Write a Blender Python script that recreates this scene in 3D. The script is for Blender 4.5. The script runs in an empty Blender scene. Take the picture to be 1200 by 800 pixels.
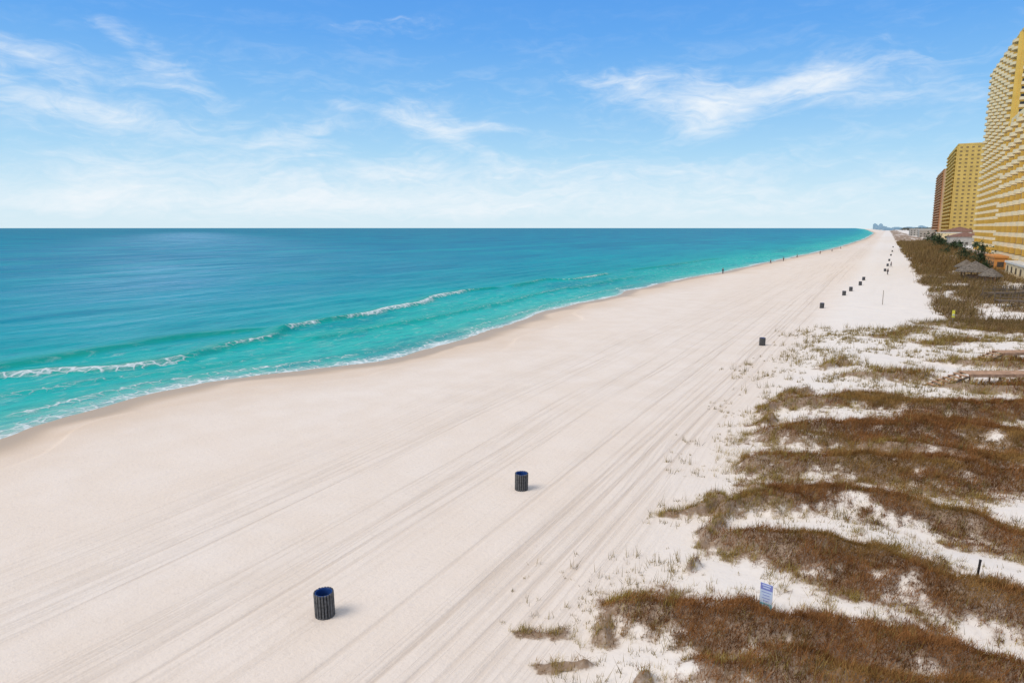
import bpy, math, random
import numpy as np
random.seed(4); rng=np.random.default_rng(7)
sc=bpy.context.scene; C=sc.collection
PI=math.pi
# ---------------------------------------------------------------- camera frame
H=13.5; PITCH=math.atan(133/800); YAW=math.radians(28.5); FPX=800.0
sp,cp=math.sin(PITCH),math.cos(PITCH)
Rv=(math.cos(YAW),math.sin(YAW)); Fv=(-math.sin(YAW),math.cos(YAW))
def ray(u,v):
    a=(u-600)/FPX; b=(400-v)/FPX
    f=cp+b*sp; z=-sp+b*cp
    return (a*Rv[0]+f*Fv[0], a*Rv[1]+f*Fv[1], z)
def px(u,v,z=0.5):
    d=ray(u,v); t=(z-H)/d[2]
    return (d[0]*t,d[1]*t)
# ---------------------------------------------------------------- numpy noise
def _h(ix,iy,seed):
    h=(ix.astype(np.int64)*374761393+iy.astype(np.int64)*668265263+seed*974634777)&0xffffffff
    h=((h^(h>>13))*1274126177)&0xffffffff
    h=h^(h>>16)
    return (h&0xffffff)/float(0xffffff)
def vn(x,y,seed=0):
    x=np.asarray(x,float); y=np.asarray(y,float)
    ix=np.floor(x); iy=np.floor(y); fx=x-ix; fy=y-iy
    fx=fx*fx*(3-2*fx); fy=fy*fy*(3-2*fy)
    a=_h(ix,iy,seed); b=_h(ix+1,iy,seed); c=_h(ix,iy+1,seed); d=_h(ix+1,iy+1,seed)
    return (a*(1-fx)+b*fx)*(1-fy)+(c*(1-fx)+d*fx)*fy
def fbm(x,y,o=4,seed=0):
    s=0;a=.5;t=0
    for i in range(o):
        s=s+a*vn(x*2**i,y*2**i,seed+i*17); t+=a; a*=.5
    return s/t
def sst(x,a,b):
    t=np.clip((x-a)/(b-a),0,1); return t*t*(3-2*t)
# ---------------------------------------------------------------- shoreline
WL=[px(u,v,0) for u,v in [(0,517),(60,493),(120,473),(185,458),(250,446),(330,437),(400,428),(460,418),(520,401),(580,386),(650,363),(720,345),(760,335),(850,318),(900,307),(950,297),(985,289)]]
wy=[-200,-20]+[p[1] for p in WL]+[1000,2000,4000,8000,9500,40000]
wx=[-49,-49]+[p[0] for p in WL]+[-24,-30,-85,-210,-270,-1500]
_yy=np.concatenate([np.arange(-200,1000,1.0),np.geomspace(1000,40000,300)])
_xx=np.interp(_yy,wy,wx)
k=np.ones(9)/9; _xs=np.convolve(np.pad(_xx,4,mode='edge'),k,'valid')
def xbase(y): return np.interp(y,_yy,_xs)
def xw(y):
    y=np.asarray(y,float)
    return xbase(y)+1.7*(vn(y/11.0,y*0,3)-.5)+.9*(vn(y/4.1,y*0,5)-.5)+.4*(vn(y/1.5,y*0,6)-.5)
# ---------------------------------------------------------------- vegetation layout (world capsules)
bands=[([(925,472),(1000,466),(1100,480),(1210,482)],2.8,.15),
 ([(895,503),(1000,505),(1060,510),(1130,503),(1210,520)],3.4,.0),
 ([(885,538),(1000,540),(1100,552),(1210,566)],3.1,.05),
 ([(1020,522),(1170,545)],2.6,.0),
 ([(845,590),(900,577),(960,580),(1030,594),(1110,614),(1210,642)],1.9,.1),
 ([(835,622),(930,644),(1030,668),(1120,695),(1210,715)],2.0,.0),
 ([(735,697),(800,722),(900,746),(1000,760),(1100,782),(1210,815)],2.15,.1),
 ([(820,780),(950,798),(1050,825),(1180,870)],2.4,.05),
 ([(765,583),(825,575)],.9,1.),([(618,724),(655,720)],.42,1.),([(700,740),(760,690)],.8,.9),
 ([(880,570),(915,590)],1.2,.9),([(930,455),(880,490)],1.1,.9),([(640,765),(660,760)],.3,1.),([(730,795),(745,790)],.5,1.),
 ([(1000,441),(1065,441)],1.8,.5),([(1080,404),(1135,396)],2.2,.6),([(1120,424),(1210,428)],2.6,.3),([(1130,455),(1210,460)],2.2,.1),
 ([(960,430),(990,425)],.9,.8),([(1040,395),(1075,385)],1.7,.8),([(800,620),(830,600)],.7,1.),([(780,655),(800,650)],.5,1.),
 ([(1100,378),(1210,388)],4.2,.3)]
SEG=[]
for pts,r,g0 in bands:
    w=[px(u,v,1.1) for u,v in pts]
    for i in range(len(w)-1):
        SEG.append((w[i],w[i+1],r,g0,i==0))
def veg(x,y):
    """returns density 0..1 , goldness, raw core"""
    x=np.asarray(x,float); y=np.asarray(y,float)
    jx=x+2.0*(fbm(x*.3,y*.3,4,31)-.5)*2; jy=y+1.2*(fbm(x*.33,y*.4,5,57)-.5)*2
    best=np.full(x.shape,-9.0); gold=np.zeros(x.shape)
    for (a,b,r,g0,first) in SEG:
        dx=b[0]-a[0]; dy=b[1]-a[1]; L2=dx*dx+dy*dy
        t=np.clip(((jx-a[0])*dx+(jy-a[1])*dy)/L2,0,1)
        d=np.hypot(jx-a[0]-t*dx,jy-a[1]-t*dy)
        rr=r*(.7+.4*t) if first else r*1.1
        s=1-d/rr
        m=s>best
        best=np.where(m,s,best)
        gg=g0+(np.where(first,1,0)*(1-t)*.8)
        gold=np.where(m,gg,gold)
    mk=sst(x,5.0+3*(vn(x*0,y/14.,9)-.5)*2,9.5)*sst(y,84,104)*(1-sst(x,34,40))
    fs=mk*sst(fbm(x/5.,y/9.,4,77),.3,.5)-.10-1.5*(1-mk)
    m=fs>best; best=np.where(m,fs,best); gold=np.where(m,.3,gold)
    n=fbm(x*.9,y*.9,5,101); n2=fbm(x*3.5,y*3.5,2,131); n3=fbm(x*.28,y*.45,3,151)
    dens=sst(best+(n-.5)*1.4+(n2-.5)*.85+(n3-.46)*.8,-.32,.66)
    edge=1-sst(best,.0,.45)
    gold=np.clip(gold*.95+edge*.45+(n-.5)*.7+(n3-.5)*.5,0,1)
    return dens,gold,np.clip(best,0,1)
def ground(x,y):
    x=np.asarray(x,float); y=np.asarray(y,float)
    d=x-xw(y)
    z=np.interp(d,[-60,-30,-5,0,1.2,3,6,9],[-4,-2.5,-.55,0,.06,.2,.36,.44])
    e=6.2+3.4*(vn(y/9.,y*0,21)-.5)*2
    z=z+.14*sst(d,e,e+.5)
    z=z+.05*(fbm(x/4.,y/6.,3,44)-.5)*sst(d,4,9)
    du=sst(x,-10,-1)
    near=sst(y,-5,14)*(1-sst(y,420,700))
    z=z+du*.35+ du*near*.6*(fbm(x/5.,y/3.2,4,61)-.35)
    z=z+sst(x,12,30)*.6
    return z
def gz(x,y): return float(ground(np.array([x]),np.array([y]))[0])
def hit(u,v):
    z=.5
    for i in range(6):
        p=px(u,v,z); z=gz(*p)
    return (p[0],p[1],z)
# ---------------------------------------------------------------- materials
def newmat(name):
    m=bpy.data.materials.new(name); m.use_nodes=True; nt=m.node_tree; nt.nodes.clear()
    return m,nt
class NT:
    def __init__(s,nt): s.nt=nt
    def n(s,t,**kw):
        nd=s.nt.nodes.new(t)
        for k_,v in kw.items(): setattr(nd,k_,v)
        return nd
    def inp(s,nd,i,v):
        if v is None: return
        if isinstance(v,bpy.types.NodeSocket): s.nt.links.new(v,nd.inputs[i])
        else: nd.inputs[i].default_value=v
    def m(s,op,a,b=None,c=None,clamp=False):
        nd=s.n('ShaderNodeMath',operation=op,use_clamp=clamp)
        s.inp(nd,0,a); s.inp(nd,1,b); s.inp(nd,2,c); return nd.outputs[0]
    def vec(s,x,y,z=0.0):
        nd=s.n('ShaderNodeCombineXYZ'); s.inp(nd,0,x); s.inp(nd,1,y); s.inp(nd,2,z); return nd.outputs[0]
    def sep(s,v):
        nd=s.n('ShaderNodeSeparateXYZ'); s.inp(nd,0,v); return nd.outputs
    def noise(s,v,scale=1.,detail=3.,rough=.5,dist=0.,col=False):
        nd=s.n('ShaderNodeTexNoise'); s.inp(nd,'Vector',v); nd.inputs['Scale'].default_value=scale
        nd.inputs['Detail'].default_value=detail; nd.inputs['Roughness'].default_value=rough; nd.inputs['Distortion'].default_value=dist
        return nd.outputs[1 if col else 0]
    def ramp(s,f,stops,interp='LINEAR'):
        nd=s.n('ShaderNodeValToRGB'); cr=nd.color_ramp; cr.interpolation=interp
        while len(cr.elements)<len(stops): cr.elements.new(.5)
        for e,(p,c) in zip(cr.elements,stops):
            e.position=p; e.color=(c[0],c[1],c[2],1) if hasattr(c,'__len__') else (c,c,c,1)
        s.inp(nd,0,f); return nd.outputs[0]
    def mix(s,f,a,b,bt='MIX'):
        nd=s.n('ShaderNodeMix',data_type='RGBA',blend_type=bt)
        s.inp(nd,0,f)
        for i,v in ((6,a),(7,b)):
            if isinstance(v,bpy.types.NodeSocket): s.nt.links.new(v,nd.inputs[i])
            else: nd.inputs[i].default_value=(v[0],v[1],v[2],1)
        return nd.outputs[2]
    def ss(s,v,a,b):
        nd=s.n('ShaderNodeMapRange',interpolation_type='SMOOTHSTEP'); s.inp(nd,0,v); s.inp(nd,1,a); s.inp(nd,2,b); return nd.outputs[0]
    def attr(s,name):
        return s.n('ShaderNodeAttribute',attribute_name=name).outputs
    def bump(s,h,strength=.5,dist=.05,normal=None):
        nd=s.n('ShaderNodeBump'); nd.inputs['Strength'].default_value=strength; nd.inputs['Distance'].default_value=dist
        s.inp(nd,'Height',h)
        if normal: s.inp(nd,'Normal',normal)
        return nd.outputs[0]
    def out(s,col,rough=.8,spec=.3,normal=None,metal=0.):
        b=s.n('ShaderNodeBsdfPrincipled')
        if isinstance(col,bpy.types.NodeSocket): s.nt.links.new(col,b.inputs['Base Color'])
        else: b.inputs['Base Color'].default_value=(*col,1)
        s.inp(b,'Roughness',rough); s.inp(b,'Specular IOR Level',spec); b.inputs['Metallic'].default_value=metal
        if normal: s.inp(b,'Normal',normal)
        o=s.n('ShaderNodeOutputMaterial'); s.nt.links.new(b.outputs[0],o.inputs[0]); return b
def mat(name,c,rough=.75,var=.25,scale=2.,spec=.3,bumpd=0.,metal=0.):
    m,nt=newmat(name); N=NT(nt)
    tc=N.n('ShaderNodeTexCoord').outputs['Object']
    f=N.noise(tc,scale,2,.6)
    col=N.mix(N.ss(f,.3,.7),[x*(1-var) for x in c],[min(1,x*(1+var*.5)) for x in c])
    nm=N.bump(f,.5,bumpd) if bumpd else None
    N.out(col,rough,spec,nm,metal); return m
def sand_mat():
    m,nt=newmat('sand'); N=NT(nt)
    P=N.n('ShaderNodeNewGeometry').outputs['Position']; x,y,z=N.sep(P)
    wig=N.m('MULTIPLY',N.m('SUBTRACT',N.noise(N.vec(0.,N.m('MULTIPLY',y,.018)),1,1),.5),7.)
    xx=N.m('ADD',x,wig)
    st=N.noise(N.vec(N.m('MULTIPLY',xx,5.5),N.m('MULTIPLY',y,.06)),1,5,.7)
    st2=N.noise(N.vec(N.m('MULTIPLY',xx,.5),N.m('MULTIPLY',y,.012),5.),1,2,.5)
    reg=N.m('MULTIPLY',N.ss(x,-37.,-24.),N.m('SUBTRACT',1.,N.ss(x,-8.5,-5.)))
    streak=N.m('MULTIPLY',N.m('MULTIPLY',N.ss(st,.46,.64),N.ss(st2,.3,.56)),reg)
    tot=None
    for (c,amp,ph,wl,g) in [(-20.5,.8,0.,35.,1.6),(-13.2,.35,2.,70.,1.75),(-11.6,.5,.5,90.,1.6),(-25.,1.2,.2,50.,1.6),(-16.6,.6,4.,45.,1.7),(-10.2,.25,3.,55.,1.7),(-12.3,.3,1.,80.,1.7),(-22.5,.8,3.,60.,1.7),(-18.7,.5,1.,65.,1.7)]:
        cx=N.m('ADD',N.m('MULTIPLY',N.m('SINE',N.m('ADD',N.m('DIVIDE',y,wl*.5),ph)),amp),c)
        q=N.m('SUBTRACT',N.m('ABSOLUTE',N.m('SUBTRACT',x,cx)),g/2)
        q=N.m('ABSOLUTE',q)
        w=N.m('SUBTRACT',1.,N.ss(q,.03,.16))
        tot=w if tot is None else N.m('MAXIMUM',tot,w)
    tr=N.m('MULTIPLY',N.m('MULTIPLY',tot,N.ss(st2,.34,.56)),N.m('MULTIPLY_ADD',N.ss(x,-19.,-14.),.5,.5))
    fine=N.noise(P,6.,4,.65); med=N.noise(P,.35,4,.55); big=N.noise(N.vec(N.m('MULTIPLY',x,.06),N.m('MULTIPLY',y,.02)),1,3)
    base=N.mix(N.ss(med,.3,.7),(.84,.715,.60),(.88,.765,.66))
    base=N.mix(N.m('MULTIPLY',N.ss(big,.4,.65),.35),base,(.85,.705,.575))
    base=N.mix(N.m('MULTIPLY',streak,.25),base,(.64,.50,.38))
    base=N.mix(N.m('MULTIPLY',tr,.33),base,(.58,.45,.34))
    dune=N.ss(x,-10.,-4.)
    base=N.mix(N.m('MULTIPLY',dune,.7),base,(.87,.80,.725))
    base=N.mix(N.m('MULTIPLY',N.ss(fine,.54,.74),.2),base,(.52,.42,.33))
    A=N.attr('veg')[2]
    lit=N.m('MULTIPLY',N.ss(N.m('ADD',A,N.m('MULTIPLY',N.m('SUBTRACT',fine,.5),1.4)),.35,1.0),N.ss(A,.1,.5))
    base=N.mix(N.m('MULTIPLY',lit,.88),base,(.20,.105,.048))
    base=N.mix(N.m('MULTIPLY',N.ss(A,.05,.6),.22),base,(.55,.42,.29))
    W=N.attr('wet')[2]
    beig=N.attr('beige')[2]
    base=N.mix(N.m('MULTIPLY',beig,.8),base,(.70,.52,.365))
    base=N.mix(W,base,(.52,.385,.26))
    rough=N.m('SUBTRACT',.95,N.m('MULTIPLY',W,.5))
    h=N.m('ADD',N.m('MULTIPLY',fine,.6),N.m('MULTIPLY',N.m('ADD',streak,N.m('MULTIPLY',tr,1.5)),-.4))
    h=N.m('ADD',h,N.m('MULTIPLY',med,1.4))
    h=N.m('ADD',h,N.m('MULTIPLY',N.m('MULTIPLY',st,reg),.7))
    h=N.m('MULTIPLY',h,N.m('SUBTRACT',1.,W))
    N.out(base,rough,.2,N.bump(h,.6,.09)); return m
def sea_mat():
    m,nt=newmat('sea'); N=NT(nt)
    P=N.n('ShaderNodeNewGeometry').outputs['Position']; x,y,z=N.sep(P)
    d=N.attr('dist')[2]
    ld=N.m('DIVIDE',N.m('LOGARITHM',N.m('ADD',d,1.),10.),4.4)
    L=lambda v: math.log10(v+1)/4.4
    col=N.ramp(ld,[(0,(.46,.56,.46)),(L(1.5),(.22,.57,.45)),(L(6),(.035,.51,.41)),(L(18),(.008,.47,.39)),(L(34),(.003,.36,.37)),(L(80),(.001,.26,.355)),(L(300),(.001,.195,.32)),(L(2500),(.001,.15,.26)),(1,(.001,.14,.24))])
    pat=N.noise(N.vec(N.m('MULTIPLY',x,.035),N.m('MULTIPLY',y,.012)),1,4,.6)
    col=N.mix(N.m('MULTIPLY',N.ss(pat,.38,.7),.45),col,(.0,.43,.43))
    rip=N.noise(N.vec(N.m('MULTIPLY',x,.9),N.m('MULTIPLY',y,.28)),1,6,.72)
    col=N.mix(N.m('MULTIPLY',N.ss(rip,.47,.68),.45),col,(.0,.18,.26))
    rip2=N.noise(N.vec(N.m('MULTIPLY',x,.10),N.m('MULTIPLY',y,.022),9.),1,7,.72)
    col=N.mix(N.m('MULTIPLY',N.ss(rip2,.48,.66),.40),col,(.0,.13,.25))
    rip3=N.noise(N.vec(N.m('MULTIPLY',x,.012),N.m('MULTIPLY',y,.004),19.),1,6,.7)
    col=N.mix(N.m('MULTIPLY',N.ss(rip3,.45,.65),.3),col,(.0,.11,.22))
    cr=N.attr('crest')[2]
    col=N.mix(N.m('MULTIPLY',cr,.72),col,(.0,.30,.21))
    fo=N.attr('foam')[2]
    fn=N.noise(N.vec(N.m('MULTIPLY',x,1.5),N.m('MULTIPLY',y,.8)),1,7,.72,1.0)
    vo=N.n('ShaderNodeTexVoronoi',feature='DISTANCE_TO_EDGE'); vo.inputs['Scale'].default_value=.9
    wv=N.n('ShaderNodeVectorMath',operation='ADD'); nt.links.new(P,wv.inputs[0])
    nc=N.n('ShaderNodeTexNoise'); nc.inputs['Scale'].default_value=.8; nc.inputs['Detail'].default_value=3; nt.links.new(P,nc.inputs['Vector']); nt.links.new(nc.outputs[1],wv.inputs[1])
    nt.links.new(wv.outputs[0],vo.inputs['Vector'])
    lace=N.m('SUBTRACT',1.,N.ss(vo.outputs[0],.0,.16))
    pt=N.m('ADD',N.m('MULTIPLY',fn,.75),N.m('MULTIPLY',lace,.25))
    fm=N.m('MULTIPLY',N.ss(N.m('SUBTRACT',N.m('ADD',fo,pt),1.0),-.12,.34),.93)
    sc_=N.noise(N.vec(N.m('MULTIPLY',x,.7),N.m('MULTIPLY',y,.35),4.),1,7,.72,.8)
    near=N.m('SUBTRACT',1.,N.ss(d,18.,34.))
    fm2=N.m('MULTIPLY',N.m('MULTIPLY',N.ss(sc_,.5,.74),near),.36)
    fm=N.m('MAXIMUM',fm,fm2)
    col=N.mix(fm,col,(.76,.82,.81))
    h1=N.noise(N.vec(N.m('MULTIPLY',x,1.1),N.m('MULTIPLY',y,.5)),1,5,.62,.4)
    h2=N.noise(N.vec(N.m('MULTIPLY',x,.16),N.m('MULTIPLY',y,.06)),1,3,.55)
    h=N.m('ADD',N.m('MULTIPLY',h1,.4),N.m('MULTIPLY',h2,1.1))
    h=N.m('ADD',h,N.m('MULTIPLY',fm,.25))
    nm=N.bump(h,.8,.55)
    # sun glint put in by hand: fixed ellipses of raised reflection
    glint=None
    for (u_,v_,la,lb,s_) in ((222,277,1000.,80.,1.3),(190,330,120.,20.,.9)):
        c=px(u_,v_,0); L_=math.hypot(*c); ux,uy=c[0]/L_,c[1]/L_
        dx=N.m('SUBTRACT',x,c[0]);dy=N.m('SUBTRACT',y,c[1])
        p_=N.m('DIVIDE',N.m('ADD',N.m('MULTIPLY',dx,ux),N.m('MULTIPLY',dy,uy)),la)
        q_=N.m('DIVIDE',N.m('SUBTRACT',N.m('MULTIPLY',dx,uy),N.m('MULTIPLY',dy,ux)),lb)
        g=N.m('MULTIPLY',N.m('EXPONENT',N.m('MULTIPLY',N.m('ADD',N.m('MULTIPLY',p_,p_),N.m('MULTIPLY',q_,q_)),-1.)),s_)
        glint=g if glint is None else N.m('ADD',glint,g)
    glint=N.m('MULTIPLY',glint,N.m('MULTIPLY_ADD',N.ss(rip2,.35,.6),-.7,1.))
    df=N.n('ShaderNodeBsdfDiffuse'); nt.links.new(col,df.inputs[0]); nt.links.new(nm,df.inputs['Normal'])
    gl=N.n('ShaderNodeBsdfGlossy'); gl.inputs['Roughness'].default_value=.2; nt.links.new(nm,gl.inputs['Normal']); gl.inputs[0].default_value=(.75,.92,1,1)
    fr=N.n('ShaderNodeFresnel'); fr.inputs[0].default_value=1.33; nt.links.new(nm,fr.inputs['Normal'])
    mx=N.n('ShaderNodeMixShader'); N.inp(mx,0,N.m('MULTIPLY',N.m('MULTIPLY',fr.outputs[0],N.m('MULTIPLY_ADD',glint,.55,.2)),N.m('SUBTRACT',1.,fm))); nt.links.new(df.outputs[0],mx.inputs[1]); nt.links.new(gl.outputs[0],mx.inputs[2])
    o=N.n('ShaderNodeOutputMaterial'); nt.links.new(mx.outputs[0],o.inputs[0]); return m
def attr_mat(name,rough=.9):
    m,nt=newmat(name); N=NT(nt)
    a=N.attr('Col')[0]
    P=N.n('ShaderNodeNewGeometry').outputs['Position']
    n=N.noise(P,1.2,2,.6)
    nd=N.n('ShaderNodeHueSaturation'); nt.links.new(a,nd.inputs['Color'])
    N.inp(nd,'Value',N.m('MULTIPLY_ADD',n,1.0,.48))
    df=N.n('ShaderNodeBsdfDiffuse'); nt.links.new(nd.outputs[0],df.inputs[0])
    o=N.n('ShaderNodeOutputMaterial'); nt.links.new(df.outputs[0],o.inputs[0]); return m
MS=sand_mat(); MW=sea_mat(); MG=attr_mat('dune_grass_blades')
M_cream=mat('cream_stucco',(.84,.65,.37),.8,.1,.2)
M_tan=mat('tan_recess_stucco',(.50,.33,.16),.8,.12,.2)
M_peach=mat('peach_stucco',(.62,.42,.22),.8,.1,.2)
M_yel=mat('golden_stucco',(.76,.49,.11),.8,.1,.15)
M_yel2=mat('ochre_stucco',(.56,.29,.075),.8,.1,.15)
M_och=mat('muted_ochre_stucco',(.68,.45,.12),.8,.12,.15)
M_terr=mat('terracotta_stucco',(.46,.21,.09),.8,.12,.15)
M_pink=mat('rose_beige_stucco',(.55,.34,.19),.8,.12,.15)
M_orange=mat('orange_stucco',(.70,.30,.08),.8,.12,.3)
M_rail=mat('balcony_rail',(.84,.68,.43),.6,.1,.5)
M_glass=mat('dark_window_glass',(.085,.07,.055),.3,.3,.3,.4)  # dark brown glass base colour
M_gold=mat('gold_brown_window',(.30,.19,.07),.4,.3,.3,.4)  # muted gold-brown window base colour
M_white=mat('white_trim',(.74,.70,.62),.6,.1,.8)
M_slat=mat('weathered_dark_slat',(.13,.125,.12),.75,.4,9,.2,.004)
M_drum=mat('drum_steel',(.025,.025,.03),.6,.3,5)
M_blue=mat('blue_liner',(.015,.055,.20),.5,.25,8,.3)
M_black=mat('black_metal',(.035,.03,.028),.6,.3,6)
M_wood=mat('weathered_deck_wood',(.50,.30,.185),.85,.3,3,.2,.01)
M_wood2=mat('old_grey_wood',(.19,.14,.10),.85,.35,3,.2,.01)
M_thatch=mat('thatch',(.20,.165,.13),.95,.5,3,.1,.05)
M_purple=mat('violet_sign_paint',(.27,.28,.60),.5,.1,3)
M_cyan=mat('turquoise_sign_paint',(.14,.54,.64),.5,.1,3)
M_wsign=mat('white_sign_paint',(.66,.73,.84),.5,.08,3)
M_post=mat('sign_post_wood',(.28,.22,.16),.8,.3,6)
M_yp=mat('yellow_paint',(.78,.68,.06),.5,.1,3)
M_trunk=mat('palm_trunk',(.14,.10,.07),.9,.4,4,.2,.03)
M_leaf=mat('palm_leaf',(.05,.085,.03),.6,.5,1.2)
M_bush=mat('bush_leaf',(.045,.07,.025),.8,.5,1.2)
M_skin=mat('skin',(.45,.25,.17),.6,.1,4)
M_hair=mat('dark_hair',(.03,.02,.015),.7,.2,8)
M_roof=mat('brown_roof_tile',(.25,.13,.09),.85,.3,1)
M_gwall=mat('pale_grey_wall',(.46,.42,.36),.8,.15,.5)
M_haze=mat('hazy_far_wall',(.32,.47,.56),.9,.1,.02)  # distance haze mixed into the base colour
M_haze2=mat('hazy_far_window',(.26,.40,.50),.9,.1,.02)  # same haze tint painted into the far windows
M_woods=mat('far_woodland',(.085,.085,.06),.95,.4,.02)
# ---------------------------------------------------------------- mesh helpers
from mathutils import Vector
class MB:
    def __init__(s): s.v=[];s.f=[];s.m=[]
    def add(s,v,f,mi=0):
        o=len(s.v); s.v+=list(v); s.f+=[tuple(i+o for i in q) for q in f]; s.m+=[mi]*len(f)
    def box(s,x0,x1,y0,y1,z0,z1,mi=0):
        s.add([(x0,y0,z0),(x1,y0,z0),(x1,y1,z0),(x0,y1,z0),(x0,y0,z1),(x1,y0,z1),(x1,y1,z1),(x0,y1,z1)],
              [(0,3,2,1),(4,5,6,7),(0,1,5,4),(1,2,6,5),(2,3,7,6),(3,0,4,7)],mi)
    def bar(s,p,q,w,h=None,mi=0):
        h=h or w; p=Vector(p);q=Vector(q); d=(q-p).normalized()
        up=Vector((0,0,1)) if abs(d.z)<.9 else Vector((0,1,0))
        a=d.cross(up).normalized()*w/2; b=a.cross(d).normalized()*h/2
        vs=[p-a-b,p+a-b,p+a+b,p-a+b,q-a-b,q+a-b,q+a+b,q-a+b]
        s.add([tuple(v) for v in vs],[(0,3,2,1),(4,5,6,7),(0,1,5,4),(1,2,6,5),(2,3,7,6),(3,0,4,7)],mi)
    def lathe(s,prof,n=24,mi=0,cx=0,cy=0,jit=0):
        vs=[];fs=[]
        for r,z in prof:
            for i in range(n):
                a=2*PI*i/n; rr=r*(1+jit*(random.random()-.5)); vs.append((cx+rr*math.cos(a),cy+rr*math.sin(a),z))
        for j in range(len(prof)-1):
            for i in range(n):
                k_=(i+1)%n; fs.append((j*n+i,j*n+k_,(j+1)*n+k_,(j+1)*n+i))
        s.add(vs,fs,mi)
    def mesh(s,name,mats):
        me=bpy.data.meshes.new(name); me.from_pydata(s.v,[],s.f)
        for m_ in mats: me.materials.append(m_)
        me.polygons.foreach_set('material_index',s.m); me.update(); return me
    def build(s,name,mats,parent=None,loc=None,smooth=False):
        if not isinstance(mats,(list,tuple)): mats=[mats]
        me=s.mesh(name,mats)
        if smooth: me.polygons.foreach_set('use_smooth',[True]*len(me.polygons))
        o=bpy.data.objects.new(name,me); C.objects.link(o)
        if parent: o.parent=parent
        if loc: o.location=loc
        return o
def thing(name,label,cat,loc=(0,0,0),rz=0,group=None):
    o=bpy.data.objects.new(name,None); C.objects.link(o); o.location=loc; o.rotation_euler=(0,0,rz); o.empty_display_size=.2
    o['label']=label;o['category']=cat
    if group:o['group']=group
    return o
def tag(o,label,cat,group=None,kind=None):
    o['label']=label;o['category']=cat
    if group:o['group']=group
    if kind:o['kind']=kind
    return o
def dup(o,parent=None):
    c=o.copy(); C.objects.link(c); c.parent=parent
    for ch in list(o.children): dup(ch,c)
    return c
def npmesh(name,V,F,mats,attrs={},smooth=True,cols=None):
    me=bpy.data.meshes.new(name)
    nv=len(V); nf,k_=F.shape
    me.vertices.add(nv); me.vertices.foreach_set('co',V.astype(np.float32).ravel())
    me.loops.add(nf*k_); me.loops.foreach_set('vertex_index',F.astype(np.int32).ravel())
    me.polygons.add(nf); me.polygons.foreach_set('loop_start',np.arange(0,nf*k_,k_,dtype=np.int32))
    try: me.polygons.foreach_set('loop_total',np.full(nf,k_,dtype=np.int32))
    except Exception: pass
    me.update(calc_edges=True)
    if smooth: me.polygons.foreach_set('use_smooth',np.ones(nf,dtype=bool))
    for a,v in attrs.items():
        at=me.attributes.new(a,'FLOAT','POINT'); at.data.foreach_set('value',v.astype(np.float32).ravel())
    if cols is not None:
        at=me.attributes.new('Col','FLOAT_COLOR','POINT'); at.data.foreach_set('color',cols.astype(np.float32).ravel())
    for m_ in mats: me.materials.append(m_)
    o=bpy.data.objects.new(name,me); C.objects.link(o); return o
def gridfaces(nx,ny):
    i=np.arange(nx-1)[None,:]; j=np.arange(ny-1)[:,None]
    a=(j*nx+i).ravel(); return np.stack([a,a+1,a+nx+1,a+nx],1)
def spaced(*segs):
    out=[]
    for s in segs:
        if s[0]=='l': out.append(np.arange(s[1],s[2],s[3]))
        else: out.append(np.geomspace(s[1],s[2],s[3]))
    return np.unique(np.concatenate(out))
# ---------------------------------------------------------------- land
def rise(x,y,dn,vb): return sst(vb,.15,1.)*.5*sst(-y,-90,-60)*(.6+.8*fbm(x*.7,y*.7,2,611))*sst(x,-9,-5.5)
S=spaced(('l',-75,-50,1.),('l',-50,-36,.2),('l',-36,-14,.4),('l',-14,12,.13),('l',12,30,.5),('g',30,6000,45))
Yv=spaced(('l',-40,8,1.),('l',8,52,.13),('l',52,130,.4),('g',130,9500,130))
SX,SY=np.meshgrid(S,Yv); sh=xbase(SY)+45
X=SX+sh*1.0; Y=SY
Z=ground(X,Y)
vd,vg,vb=veg(X,Y)
Z=Z+rise(X,Y,vd,vb)
d=X-xw(Y)
wet=1-sst(d,1.2+1.8*(vn(Y/4.,Y*0,8)),3.2+3.0*vn(Y/5.,Y*0,12))
beige=(1-sst(d,3.,12.+8*(vn(Y/11.,Y*0,18)-.3)))*(.55+.45*fbm(X/2.,Y/6.,3,5))
land=npmesh('beach_ground',np.stack([X.ravel(),Y.ravel(),Z.ravel()],1),gridfaces(len(S),len(Yv)),[MS],{'veg':vd,'wet':wet,'beige':beige})
tag(land,'broad pale sand beach with vehicle tracks and low dunes','beach',kind='structure')
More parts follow.
